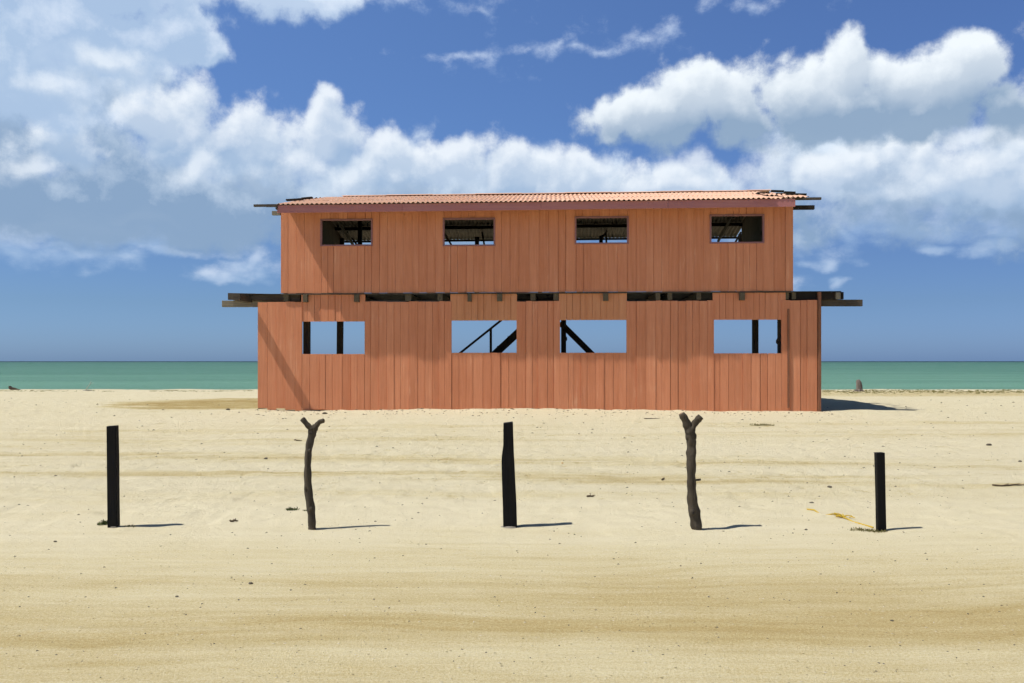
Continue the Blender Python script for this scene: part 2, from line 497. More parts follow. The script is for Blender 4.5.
M = {}
M['sand'] = make_sand()
M['sea'] = make_sea()
M['wall'] = make_painted('salmon_paint', (.57, .205, .097), (.73, .305, .160), (.75, .42, .26))
M['wall_pale'] = make_painted('faded_salmon_paint', (.55, .22, .095), (.68, .31, .155), (.66, .41, .22))
M['fascia'] = make_painted('dusty_mauve_paint', (.42, .165, .16), (.50, .22, .205), (.50, .29, .24), grain_axis=0)
M['frame'] = make_painted('window_frame_paint', (.25, .12, .12), (.34, .17, .16), (.40, .26, .24), grain_axis=0)
M['roof'] = make_painted('roof_sheet_paint', (.74, .42, .28), (.82, .53, .37), (.80, .62, .46), grain_axis=1, rough=.6, spec=.3, island=.25)
M['under_shade'] = make_wood('shade_dark_sheet_underside', (.07, .055, .042), (.17, .14, .11), axis=1)  # bare sheet underside, coloured dark to stand for the shade inside the roof
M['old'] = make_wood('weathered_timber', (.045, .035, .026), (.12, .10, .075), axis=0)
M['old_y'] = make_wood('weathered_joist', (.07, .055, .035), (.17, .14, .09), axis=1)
M['dark'] = make_wood('dark_timber', (.022, .018, .013), (.090, .072, .052), axis=2)
M['redpost'] = make_wood('red_brown_board', (.20, .085, .045), (.33, .15, .085), axis=2)
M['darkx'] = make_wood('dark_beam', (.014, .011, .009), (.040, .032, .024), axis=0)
M['grey'] = make_wood('grey_timber', (.16, .14, .10), (.30, .26, .19), axis=0)
M['inner'] = make_wood('bare_inner_board', (.05, .035, .024), (.11, .08, .055), axis=2)
M['black'] = make_wood('tarred_post', (.003, .003, .003), (.012, .011, .011), rough=.7, axis=2, spec=.15)
M['concrete'] = make_wood('crumbly_cement', (.20, .18, .15), (.34, .31, .26), scale=14)
M['bark'] = make_wood('dry_bark', (.026, .021, .015), (.115, .094, .068), scale=11, axis=2, bd=.012)
M['cut'] = make_wood('cut_wood_end', (.16, .11, .07), (.28, .2, .13), scale=16)
M['drift'] = make_wood('driftwood', (.035, .026, .018), (.10, .08, .06), scale=6, axis=0)
M['stump'] = make_wood('grey_stump', (.09, .075, .065), (.26, .22, .19), scale=8, axis=2, bd=.02)
M['palestick'] = make_wood('bleached_stick', (.42, .40, .33), (.6, .57, .48), scale=20)
M['weed'] = make_wood('beach_weed', (.045, .065, .022), (.13, .15, .05), scale=14)
M['dryweed'] = make_wood('dry_seaweed', (.11, .10, .035), (.26, .23, .09), scale=14)
M['rope'] = make_wood('yellow_rope', (.50, .33, .02), (.68, .48, .06), scale=30)
M['stone'] = make_wood('dark_stone', (.045, .038, .03), (.16, .135, .10), scale=10)
M['palestone'] = make_wood('pale_shell', (.5, .46, .38), (.66, .62, .54), scale=10)
M['twig'] = make_wood('dry_twig', (.06, .045, .028), (.19, .14, .085), scale=20)
M['leaf'] = make_wood('orange_leaf', (.48, .20, .02), (.62, .32, .06), scale=20)


# ------------------------------------------------------------------ object helpers
def link(o, parent=None):
    COL.objects.link(o)
    if parent is not None: o.parent = parent
    return o


def mesh_from(name, verts, faces, m, parent=None, smooth=False):
    me = bpy.data.meshes.new(name)
    me.from_pydata(verts, [], faces)
    me.materials.append(m)
    if smooth:
        for p in me.polygons: p.use_smooth = True
    me.update()
    return link(bpy.data.objects.new(name, me), parent)


def tag(o, label=None, cat=None, group=None, kind=None):
    if label: o['label'] = label
    if cat: o['category'] = cat
    if group: o['group'] = group
    if kind: o['kind'] = kind
    return o


def empty(name, loc, rz=0.0):
    o = bpy.data.objects.new(name, None)
    o.empty_display_size = .2
    o.location = loc
    o.rotation_euler = (0, 0, rz)
    return link(o)


class MB:
    """collects boxes, bars and tubes into one mesh"""
    def __init__(self): self.v = []; self.f = []
    def add(self, vs, fs):
        n = len(self.v)
        self.v += [tuple(v) for v in vs]; self.f += [tuple(i + n for i in f) for f in fs]
        return self
    def box(self, x0, x1, y0, y1, z0, z1, rz=0.0, bev=0.0, z1b=None, z0b=None):
        """axis box; z1b / z0b = height of the x1 side (sloping end); rz turns it about its middle"""
        z1b = z1 if z1b is None else z1b
        z0b = z0 if z0b is None else z0b
        cx, cy = (x0 + x1) / 2, (y0 + y1) / 2
        c, s = math.cos(rz), math.sin(rz)
        vs = []
        for (x, y, z) in ((x0, y0, z0), (x1, y0, z0b), (x1, y1, z0b), (x0, y1, z0), (x0, y0, z1), (x1, y0, z1b), (x1, y1, z1b), (x0, y1, z1)):
            a, bb = x - cx, y - cy
            vs.append((cx + a * c - bb * s, cy + a * s + bb * c, z))
        return self.add(vs, [(0, 3, 2, 1), (4, 5, 6, 7), (0, 1, 5, 4), (1, 2, 6, 5), (2, 3, 7, 6), (3, 0, 4, 7)])
    def bar(self, a, b, w, t, up=Vector((0, 1, 0))):
        a = Vector(a); b = Vector(b); d = (b - a).normalized()
        s = d.cross(up).normalized() * (w / 2); u = up.normalized() * (t / 2)
        vs = [a - s - u, a + s - u, a + s + u, a - s + u, b - s - u, b + s - u, b + s + u, b - s + u]
        return self.add(vs, [(0, 1, 2, 3), (7, 6, 5, 4), (0, 4, 5, 1), (1, 5, 6, 2), (2, 6, 7, 3), (3, 7, 4, 0)])
    def tube(self, pts, rad, n=12, knob=0.0, seed=0, cap=True):
        pts = [Vector(p) for p in pts]
        rr = random.Random(seed)
        ph = [rr.random() * 6.28 for _ in range(4)]
        rings = []
        for i, p in enumerate(pts):
            d = (pts[min(i + 1, len(pts) - 1)] - pts[max(i - 1, 0)]).normalized()
            s = d.cross(Vector((0, 1, 0.01))).normalized(); u = d.cross(s).normalized()
            ring = []
            for k in range(n):
                a = 2 * math.pi * k / n
                r = rad[i] * (1 + knob * (.5 * math.sin(2 * a + ph[0] + i * .35) + .35 * math.sin(3 * a + ph[1] - i * .5) + .4 * (rr.random() - .5)))
                ring.append(p + (s * math.cos(a) + u * math.sin(a)) * r)
            rings.append(ring)
        vs = [v for r in rings for v in r]
        fs = []
        for i in range(len(rings) - 1):
            for k in range(n):
                fs.append((i * n + k, i * n + (k + 1) % n, (i + 1) * n + (k + 1) % n, (i + 1) * n + k))
        if cap:
            fs.append(tuple(range(n))[::-1]); fs.append(tuple((len(rings) - 1) * n + k for k in range(n)))
        return self.add(vs, fs)
    def lump(self, c, r, sq=(1, 1, .6), seed=0, sub=2):
        bm = bmesh.new()
        bmesh.ops.create_icosphere(bm, subdivisions=sub, radius=1.0)
        rr = random.Random(seed)
        ax = [Vector((rr.uniform(-1, 1), rr.uniform(-1, 1), rr.uniform(-1, 1))).normalized() for _ in range(7)]
        cut = [rr.uniform(.55, .95) for _ in ax]
        vs = []
        for v in bm.verts:
            p = v.co.copy()
            for a, q in zip(ax, cut):
                d = p.dot(a)
                if d > q: p -= a * (d - q)
            p *= 1 + rr.uniform(-.05, .05)
            vs.append((c[0] + p.x * r * sq[0], c[1] + p.y * r * sq[1], c[2] + p.z * r * sq[2]))
        fs = [tuple(v.index for v in f.verts) for f in bm.faces]
        bm.free()
        return self.add(vs, fs)
    def build(self, name, m, parent=None, smooth=False, bevel=0.0):
        o = mesh_from(name, self.v, self.f, m, parent, smooth)
        if bevel:
            md = o.modifiers.new('edges', 'BEVEL'); md.width = bevel; md.segments = 2; md.limit_method = 'ANGLE'
        return o


# ------------------------------------------------------------------ setting: ground and sea
def build_ground():
    ys = [-400, -120, -30, 0.0, 1.5, 2.6, 3.4]
    y = 3.9
    while y < 48:
        ys.append(y); y *= 1.0042
    ys += list(np.linspace(48.5, 70, 30)) + [90, 130, 250, 600, 2000, 14000]
    ys = np.array(ys)
    u = np.concatenate([[-40, -12, -5, -2.6, -1.7, -1.25, -1.0, -.85], np.linspace(-.72, .72, 620), [.85, 1.0, 1.25, 1.7, 2.6, 5, 12, 40]])
    Yg, Ug = np.meshgrid(ys, u, indexing='ij')
    Xg = Ug * np.clip(Yg, 4.0, 400.0)
    Z = ground_h(Xg, Yg)
    far = sstep(np.abs(Xg), 60, 120)
    Z = Z * (1 - far) + far * np.where(Yg > 46, Z, .05)
    ny, nx = Xg.shape
    co = np.stack([Xg, Yg, Z], -1).reshape(-1, 3).astype(np.float32)
    idx = np.arange(ny * nx).reshape(ny, nx)
    q = np.stack([idx[:-1, :-1], idx[:-1, 1:], idx[1:, 1:], idx[1:, :-1]], -1).reshape(-1, 4)
    me = bpy.data.meshes.new('sand_ground')
    me.vertices.add(len(co)); me.vertices.foreach_set('co', co.ravel())
    me.loops.add(q.size); me.loops.foreach_set('vertex_index', q.ravel().astype(np.int32))
    me.polygons.add(len(q)); me.polygons.foreach_set('loop_start', (np.arange(len(q)) * 4).astype(np.int32))
    me.polygons.foreach_set('use_smooth', np.ones(len(q), bool))
    me.update(calc_edges=True); me.validate()
    me.materials.append(M['sand'])
    return tag(link(bpy.data.objects.new('sand_ground', me)), 'pale beach sand with a browner dirt road in front', 'sand', kind='structure')


build_ground()
sea = mesh_from('sea', [(-14000, 47, -.9), (14000, 47, -.9), (14000, 12000, -.9), (-14000, 12000, -.9)], [(0, 1, 2, 3)], M['sea'])
tag(sea, 'green shallow sea behind the beach up to the horizon', 'sea', kind='structure')


# ------------------------------------------------------------------ the house (local frame: x along the front, y into the depth)
YAW = R(2.5)
CY, SY = math.cos(YAW), math.sin(YAW)
D0 = 27.0
house = empty('beach_house', (0, D0, 0), -YAW)
tag(house, 'two storey salmon painted plank house standing open and unfinished on the beach', 'house')


def lx(px, yl=0.0):
    p = (px - 512) / F
    return (p * (D0 + yl * CY) - yl * SY) / (CY + p * SY)


def depth(xl, yl=0.0):
    return D0 - xl * SY + yl * CY


def lz(px, py, yl=0.0):
    return EYE + (361 - py) / F * depth(lx(px, yl), yl)


def lerp(a, b, t): return a + (b - a) * t


def wx_world(xl, yl): return xl * CY + yl * SY
def gz_l(xl, yl): return gz(wx_world(xl, yl), depth(xl, yl))


def boards(mb, x0, x1, zb, zt, yf, seed, wmin=.17, wmax=.29, thick=.028, tilt=2.0, gap=.005, jag_b=.0, jag_t=.0):
    """upright planks filling x0..x1; zb, zt functions of x"""
    rr = random.Random(seed)
    xs = [x0]
    while xs[-1] < x1 - wmax * .75: xs.append(xs[-1] + rr.uniform(wmin, wmax))
    k = (x1 - x0) / (xs[-1] - x0)
    mb.box(x0, x1, yf + thick + .012, yf + thick + .024, zb((x0 + x1) / 2) + .03, zt((x0 + x1) / 2) - .03)
    xs = [x0 + (x - x0) * k for x in xs]
    for a, b in zip(xs[:-1], xs[1:]):
        g_ = gap * rr.choice((.4, .7, 1, 1, 1.6, 3.0))
        y = yf + rr.uniform(-.010, .010)
        rz = R(rr.gauss(0, tilt))
        xm = (a + b) / 2
        mb.box(a + g_ / 2, b - g_ / 2, y, y + thick, zb(xm) + rr.uniform(-jag_b, jag_b), zt(xm) + rr.uniform(-jag_t, jag_t), rz)


# --- lower storey wall: piers up to the gap, panels over the windows
YL = 0.0
top_hi = lambda x: lerp(lz(281, 294.3), lz(790, 291.8), (x - lx(281)) / (lx(790) - lx(281)))
top_lo = lambda x: lerp(lz(258, 302), lz(816, 300.3), (x - lx(258)) / (lx(816) - lx(258)))
win = [(302, 364.5, 321.5, 354), (451.5, 516.5, 320.5, 352.7), (560, 626.5, 320, 352.7), (714, 781.5, 319.7, 353.3)]
low = MB()
def ground_line(x): return gz_l(x, .0) - .05
def gl_left(x):
    return gz_l(x, .0) + (.035 if x < lx(330) else -.03)
edges = [257.5] + [e for w in win for e in w[:2]] + [817.5]
for i in range(5):     # piers
    a, b = lx(edges[2 * i]), lx(edges[2 * i + 1])
    boards(low, a, b, gl_left, top_lo, YL, 20 + i, jag_b=.03, jag_t=.012)
for i, w in enumerate(win):   # under the windows
    a, b = lx(w[0]), lx(w[1])
    zs = lz((w[0] + w[1]) / 2, w[3])
    boards(low, a, b, gl_left, lambda x: zs, YL, 40 + i, jag_b=.03)
low.build('lower_wall', M['wall'], house, bevel=.003)
for i, w in enumerate(win):   # over the windows, up to the upper storey
    pm = MB()
    a, b = lx(w[0] - 1.2), lx(w[1] + (.5 if i != 3 else 4.5))
    zs = lz((w[0] + w[1]) / 2, w[2])
    boards(pm, a, b, lambda x: zs, lambda x: top_hi(x) - .004, YL + .012, 60 + i, wmin=.16, wmax=.25)
    pm.build('lintel_panel', M['wall_pale'] if i in (1, 2) else M['wall'], house, bevel=.003)
bm_ = MB()
bm_.box(lx(787.2), lx(789.2), YL - .04, YL - .012, gz_l(lx(788), 0) + .1, lz(788, 309), R(2))
bm_.build('batten', M['redpost'], house)  # added strip standing in for the dark slot between the wall boards
cb = MB()
cb.box(lx(818.2), lx(821), YL - .03, YL + .22, gz_l(lx(819), 0) - .05, lz(820, 291.8))
cb.build('corner_board', M['redpost'], house, bevel=.004)

# --- upper storey front wall
YU = -.055
zb_up = lambda x: lerp(lz(281, 293.5, YU), lz(793, 291, YU), (x - lx(281)) / (lx(793) - lx(281)))
zt_up = lambda x: lerp(6.38, 6.43, (x - lx(281)) / (lx(793) - lx(281)))
uwin = [(321.5, 371.5, 220, 245), (444, 494, 219, 245), (576, 627.5, 217.5, 243), (711, 763, 215.5, 242.3)]
uedges = [280.8] + [e for w in uwin for e in w[:2]] + [793.3]
up = MB()
for i in range(5):
    a, b = lx(uedges[2 * i], YU), lx(uedges[2 * i + 1], YU)
    boards(up, a, b, zb_up, zt_up, YU, 80 + i, wmin=.2, wmax=.3, jag_b=.01)
for i, w in enumerate(uwin):
    a, b = lx(w[0], YU), lx(w[1], YU); xm = (w[0] + w[1]) / 2
    z0, z1 = lz(xm, w[3], YU), lz(xm, w[2], YU)
    boards(up, a, b, zb_up, lambda x: z0, YU, 90 + i, jag_b=.01)
    boards(up, a, b, lambda x: z1, zt_up, YU, 95 + i)
up.build('upper_wall', M['wall'], house, bevel=.003)
for i, w in enumerate(uwin):
    a, b = lx(w[0], YU), lx(w[1], YU); xm = (w[0] + w[1]) / 2
    z0, z1 = lz(xm, w[3], YU), lz(xm, w[2], YU)
    t = .012; u = .038; f = MB(); y0, y1 = YU - .026, YU + .10
    f.box(a - u, b + u, y0, y1, z1 - t, z1 + u)
    f.box(a - u, b + u, y0, y1, z0 - u, z0 + t)
    f.box(a - u, a + t, y0 + .001, y1 - .001, z0 + t, z1 - t)
    f.box(b - t, b + u, y0 + .001, y1 - .001, z0 + t, z1 - t)
    f.build('window_frame', M['frame'], house, bevel=.004)

# --- upper storey end walls (partly boarded), plain inside face
ew = MB()
xa = lx(281.5, 0)
def ewall(mb, x, y0, y1, zb, zt, seed):
    rr = random.Random(seed); y = y0
    while y < y1 - .1:
        w = rr.uniform(.2, .3); e = min(y + w, y1)
        mb.box(x - .014, x + .014, y + .003, e - .003, zb + rr.uniform(-.01, .01), zt((y + e) / 2), 0)
        y = e
RIDGE_Y, EAVE_Y, BACK_Y = 3.9, -.86, 8.35
Z_RIDGE = 7.50
def roof_z(yl, xl):
    tilt = .0045 * xl                      # the whole roof climbs slightly to the right
    z0 = 6.40
    if yl <= RIDGE_Y: return z0 + tilt + (yl - EAVE_Y) / (RIDGE_Y - EAVE_Y) * (Z_RIDGE - z0)
    return Z_RIDGE + tilt - (yl - RIDGE_Y) * (Z_RIDGE - z0) / (RIDGE_Y - EAVE_Y) * .93
z_f = 3.75
ewall(ew, xa + .02, .05, 8.1, z_f, lambda y: roof_z(y, xa) - .01, 3)
ew.build('end_wall', M['inner'], house)
bw = MB()
for i in range(2):
    a = lx(331, 7.7) + i * .22; bw.box(a + .003, a + .217, 7.70, 7.73, z_f, roof_z(7.7, a) - .10)
bw.build('back_wall', M['inner'], house)
ew2 = MB(); xb = lx(791.5, 0)
ewall(ew2, xb - .02, .05, 6.8, z_f, lambda y: roof_z(y, xb) - .01, 4)
ew2.build('end_wall', M['inner'], house)

# --- floor deck, joists and girders
fl = MB()
zj1 = lambda x: zb_up(x) - .03
zj0 = lambda x: zj1(x) - .22
xs0, xs1 = lx(231), lx(842)
yq = -.02
while yq < 7.5:     # deck planks run along the house
    for (a, b) in ((xs0 + .1, lx(500)), (lx(500) + .01, xs1)):
        fl.box(a, b, max(yq, .06), yq + .19, zj1(a) + .002, zj1(a) + .03, z1b=zj1(b) + .03, z0b=zj1(b) + .002)
    yq += .195
fl.build('floor_deck', M['darkx'], house)
rim = MB()     # thin grey edge strip under the upper wall
a, b = lx(280.5, YU), lx(794, YU)
rim.box(a, b, YU - .03, YU + .055, zj1(a) - .012, zb_up(a) - .004, z1b=zb_up(b) - .004, z0b=zj1(b) - .012)
rim.build('sill_strip', M['old'], house)
jo = [(286, 5, .02), (305, 4.5, -.13), (356.3, 5, -.12), (408, 6, -.02), (440, 5, -.02), (469.5, 4, -.10), (499.5, 5, -.14), (533, 5, .0), (556, 5, .0), (605.8, 5, -.13),
      (658, 4.5, -.02), (670, 4.5, -.02), (699, 4.5, -.02), (742.5, 5, -.12), (787, 4, .02), (794, 4, .02)]
for (pc, w, yf) in jo:
    xc = lx(pc, yf); hw = w / 2 / F * D0
    j = MB().box(xc - hw, xc + hw, yf, 7.4, zj0(xc) + (.0 if yf > -.05 else -.03), zj1(xc) - .002 - (.012 if yf < -.05 else 0))
    j.build('joist', M['old_y'], house, bevel=.006)
# the long cantilevered joist at the left end that throws the slanting shadow
for (pc, w, yf) in ((236.5, 7.5, -.78),):
    xc = lx(pc, yf); hw = w / 2 / F * 26.4
    j = MB().box(xc - hw, xc + hw, yf, 6.0, lz(pc, 300.2, yf), lz(pc, 293.6, yf))
    j.build('joist', M['old'], house, bevel=.006)
# rim beams at both ends, girders under the joists
rb = MB().box(lx(228, .16), lx(300, .16), .14, .24, lz(228, 299.8, .16), lz(228, 293, .16), z0b=lz(300, 301.0, .16), z1b=lz(300, 294.4, .16))
rb.build('rim_beam', M['old'], house, bevel=.006)
rb = MB().box(lx(783, .16), lx(843.5, .16), .14, .24, lz(783, 299.8, .16), lz(783, 292.2, .16), z0b=lz(843.5, 299.3, .16), z1b=lz(843.5, 292.0, .16))
rb.build('rim_beam', M['darkx'], house, bevel=.006)
rb = MB().box(lx(836, .05), lx(840.5, .05), .04, 6.0, lz(838, 299.0, .05), lz(838, 292.3, .05))
rb.build('joist', M['grey'], house, bevel=.006)
gi_ = MB().box(lx(222, .30), lx(520, .30), .28, .42, lz(222, 307, .30), lz(222, 300.6, .30), z0b=lz(520, 306.6, .3), z1b=lz(520, 300.4, .3))
gi_.build('girder', M['grey'], house, bevel=.008)
gi_ = MB().box(lx(520.5, .30), lx(862.5, .30), .28, .42, lz(520, 306.6, .30), lz(520, 300.4, .30), z0b=lz(862, 306.2, .3), z1b=lz(862, 299.6, .3))
gi_.build('girder', M['old'], house, bevel=.008)
for yy in (3.8, 7.1):
    a, b = lx(300, yy), lx(745, yy)
    MB().box(a, b, yy - .07, yy + .07, zj0(a) - .20, zj0(a) - .01, z0b=zj0(b) - .20, z1b=zj0(b) - .01).build('girder', M['darkx'], house)

# --- posts and braces of the lower storey
def post(pc, w, yl, ztop=None, m='dark', lean=0.0):
    xc = lx(pc, yl); hw = w / 2 / F * depth(xc, yl)
    z0 = gz_l(xc, yl) - .1; z1 = ztop if ztop is not None else zj0(xc) - .01
    p = MB()
    p.add([(xc - hw, yl - hw, z0), (xc + hw, yl - hw, z0), (xc + hw, yl + hw, z0), (xc - hw, yl + hw, z0),
           (xc - hw + lean, yl - hw, z1), (xc + hw + lean, yl - hw, z1), (xc + hw + lean, yl + hw, z1), (xc - hw + lean, yl + hw, z1)],
          [(0, 3, 2, 1), (4, 5, 6, 7), (0, 1, 5, 4), (1, 2, 6, 5), (2, 3, 7, 6), (3, 0, 4, 7)])
    return p.build('post', M[m], house, bevel=.008)
post(306.9, 6.0, .62); post(339.5, 5.6, 3.8, m='dark', lean=.03)
post(563.6, 5.0, 3.8); post(755.2, 5.4, 3.8); post(780, 4.4, .62)
post(398, 5, 3.8); post(662, 5, 3.8); post(440, 5, .62); post(540, 6, .62); post(640, 5.5, .62); post(700, 5.5, .62); post(262, 6, .62); post(813, 5, .62)
# knots on the posts seen through the openings
kn = MB(); xk = lx(777.6, .55)
kn.lump((xk - .01, .55, lz(777.6, 341, .55)), .07, (.7, .7, 1.5), 5)
kn.build('bracket', M['dark'], house)
xk = lx(566, 3.7)
for py_, r_ in ((327, .05), (338.5, .06)):
    kn = MB(); kn.lump((xk, 3.7, lz(566, py_, 3.7)), r_, (.8, .8, 1.6), 6); kn.build('bracket', M['dark'], house)
def lp(px, py, yl): return Vector((lx(px, yl), yl, lz(px, py, yl)))
br = MB(); a, b = lp(560, 322.5, 3.65), lp(648, 410, 3.65); br.bar(a, b, .21, .07); br.build('brace', M['dark'], house, bevel=.006)

# --- stair to the upper floor, seen through the second opening
st = empty('staircase', (0, 0, 0)); st.parent = house
for yl in (3.25, 4.15):
    s_ = MB(); a, b = lp(441, 404, yl), lp(551, 302, yl); s_.bar(a, b, .26, .06); s_.build('stringer', M['dark'], st, bevel=.006)
for k in range(10):
    t = (k + .8) / 10.5
    q = lp(441, 404, 3.7).lerp(lp(551, 302, 3.7), t)
    MB().box(q.x - .14, q.x + .14, 3.285, 4.115, q.z + .02, q.z + .06).build('tread', M['dark'], st)
s_ = MB(); a, b = lp(452, 359.5, 3.2), lp(530, 297.3, 3.2); s_.bar(a, b, .075, .06); s_.build('handrail', M['dark'], st, bevel=.006)
for (pc, p0, p1) in ((490.8, 361, 328.5), (452.5, 396, 359.5), (528, 324, 301)):
    a, b = lp(pc, p0, 3.2), lp(pc, p1, 3.2); s_ = MB(); s_.bar(a, b, .085, .05, up=Vector((0, 1, 0))); s_.build('baluster', M['dark'], st, bevel=.005)

# --- upper storey frame seen through the windows
def upost(pc, w, yl):
    xc = lx(pc, yl); hw = w / 2 / F * depth(xc, yl)
    MB().box(xc - hw, xc + hw, yl - .06, yl + .06, z_f, roof_z(yl, xc) - .12).build('post', M['darkx'], house)
for pc, w in ((341, 6), (477, 4), (601, 3.6), (741, 5)): upost(pc, w, 7.6)
for pc, w in ((360, 4), (540, 4), (690, 4)): upost(pc, w, 3.9)
def ubrace(p0, p1, yl=7.5):
    MB().bar(lp(*p0, yl), lp(*p1, yl), .07, .06).build('brace', M['dark'], house)
ubrace((452, 246), (443, 231)); ubrace((484.5, 246), (482, 232)); ubrace((352, 238), (358.5, 247)); ubrace((606.5, 246), (606, 233)); ubrace((735, 243), (741, 232)); ubrace((600, 240), (607, 231))

# --- roof: corrugated sheets on purlins
PER = .148
def sheet_run(x0, x1, ya, yb, lift, name='roof_sheet', wav=.021, mat_='roof', seed=0, ragged=0.0):
    """one course of corrugated sheets between slope positions ya (low) and yb (high)"""
    rr = random.Random(seed)
    mb = MB(); x = x0
    while x < x1 - .05:
        e = min(x + .82 + rr.uniform(-.03, .03), x1)
        n = max(4, int(round((e - x + .06) / PER * 8)))
        dl = rr.uniform(0, .005); da = rr.uniform(-.03, .02) if ragged >= 0 else 0; db = rr.uniform(-.03, .03)
        vs = []; fs = []
        rows = 3
        for r in range(rows + 1):
            t = r / rows
            for i in range(n + 1):
                xx = x + (e + .06 - x) * i / n
                yy = lerp(ya + da, yb + db, t)
                z = roof_z(yy, xx) + lift + dl + wav * math.cos(2 * math.pi * xx / PER) + (.012 if r == 0 and rr.random() < .03 else 0)
                vs.append((xx, yy, z))
        for r in range(rows):
            for i in range(n):
                q = r * (n + 1) + i
                fs.append((q, q + 1, q + n + 2, q + n + 1))
        mb.add(vs, fs); x = e
    o = mb.build(name, M[mat_], house, smooth=True)
    md = o.modifiers.new('thickness', 'SOLIDIFY'); md.thickness = .004; md.offset = 1
    o.data.materials.append(M['under_shade']); md.material_offset = 1
    return o
xL, xR = lx(276.5, EAVE_Y), lx(796, EAVE_Y)
sheet_run(xL, lx(772, EAVE_Y), EAVE_Y - .06, 1.1, .03, seed=1)
sheet_run(xL + .10, lx(760, 1), .95, 2.55, .036, seed=2)
sheet_run(xL + .30, lx(766, 2.5), 2.4, RIDGE_Y + .02, .042, seed=3)
# broken right corner: short pieces left over, some tilted
sheet_run(lx(772, EAVE_Y) + .07, xR - .1, EAVE_Y + .02, .25, .02, seed=4)
sheet_run(lx(765, .6), lx(786, .6), .45, 1.25, .06, seed=5)
sheet_run(lx(762, 1.6), lx(777, 1.6), 1.6, 2.3, .05, seed=8)
sheet_run(xR - .35, xR + .35, EAVE_Y + .05, .1, .05, seed=9)
# loose dark laths left where sheets are gone, at both ends of the slope
for (p0, p1, yl, hh_) in ((757, 769.5, 1.5, .05), (771, 783.5, 3.2, .05), (784, 795, 1.9, .05), (789, 806, .3, .05), (776, 788, .9, .03), (286.5, 303, .75, .045), (302, 312.5, 1.9, .045)):
    a, b = lx(p0, yl), lx(p1, yl); sl = .03 if p0 < 400 else -.015
    z = roof_z(yl, (a + b) / 2) + .085
    MB().box(a, b, yl - .08, yl + .08, z - hh_ / 2, z + hh_ / 2, z0b=z - hh_ / 2 + sl, z1b=z + hh_ / 2 + sl).build('roof_lath', M['darkx'], house)
# back slope
sheet_run(xL - .16, lx(793, 0), RIDGE_Y + .02, BACK_Y, .03, seed=6)
rc = MB()
xr0, xr1 = xL + .9, lx(769, RIDGE_Y)
x = xr0
i = 0
while x < xr1 - .1:
    e = min(x + 1.6, xr1)
    for sgn in (-1, 1):
        ya, yb = RIDGE_Y, RIDGE_Y + sgn * .22
        za, zb_ = Z_RIDGE + .10 + .0045 * x + (i % 2) * .01, roof_z(yb, x) + .085 + (i % 2) * .01
        dz = .0045 * (e - x)
        rc.add([(x, ya, za), (e + .05, ya, za + dz), (e + .05, yb, zb_ + dz), (x, yb, zb_)], [(0, 1, 2, 3)])
    x = e; i += 1
o = rc.build('ridge_cap', M['roof'], house)
md = o.modifiers.new('thickness', 'SOLIDIFY'); md.thickness = .006
# purlins: long, sticking out at both ends
def purlin(yl, pl, pr, h=.09, w=.09, m='darkx', dz=0.0):
    a, b = lx(pl, yl), lx(pr, yl)
    MB().box(a, b, yl - w / 2, yl + w / 2, roof_z(yl, a) - h - .012 + dz, roof_z(yl, a) - .012 + dz, z0b=roof_z(yl, b) - h - .012 + dz, z1b=roof_z(yl, b) - .012 + dz).build('purlin', M[m], house)
purlin(.05, 254, 821, .07, m='old'); purlin(1.0, 291, 806, .08); purlin(2.45, 300, 796, .08); purlin(3.75, 312, 783, .08)
purlin(4.2, 316, 760); purlin(5.5, 322, 758, .12); purlin(6.7, 326, 756, .12); purlin(8.2, 330, 752, .07)
MB().box(lx(266, -.04), lx(279, -.04), -.03, .0, lz(268, 207.0, -.04), lz(268, 204.8, -.04)).build('batten', M['old'], house)
# rafters
for k in range(5):
    xc = lx((326, 360, 540, 690, 742)[k], 3.9)
    for (ya, yb) in ((EAVE_Y + .05, RIDGE_Y), (RIDGE_Y, BACK_Y - .05)):
        a = Vector((xc, ya, roof_z(ya, xc) - .17)); b = Vector((xc, yb, roof_z(yb, xc) - .17))
        MB().bar(a, b, .05, .13, up=(b - a).normalized().cross(Vector((1, 0, 0)))).build('rafter', M['dark'], house)
# wall plate with its ends showing, fascia board
MB().box(lx(272.3, 0), lx(280.6, 0), -.05, .05, lz(272, 215.3, 0), lz(272, 211.2, 0)).build('wall_plate', M['grey'], house, bevel=.006)
MB().box(lx(770, -.05), lx(815, -.05), -.02, .1, lz(815, 209.3, .0), lz(815, 205.2, .0)).build('wall_plate', M['darkx'], house, bevel=.006)
fa = MB()
cuts = [277.0, 402, 541, 668, 795.5]
for a_, b_ in zip(cuts[:-1], cuts[1:]):
    yl = EAVE_Y + .03
    a, b = lx(a_, yl), lx(b_, yl)
    z1a, z1b = roof_z(yl, a) - .0, roof_z(yl, b) - .0
    fa.box(a + .002, b - .002, yl, yl + .03, z1a - .235, z1a, z0b=z1b - .235, z1b=z1b)
fa.build('fascia', M['fascia'], house, bevel=.004)
MB().box(lx(275.6, -.86), lx(277.4, -.86), -.87, -.6, lz(276, 209.2, -.86), lz(276, 204.8, -.86)).build('bracket', M['dark'], house)


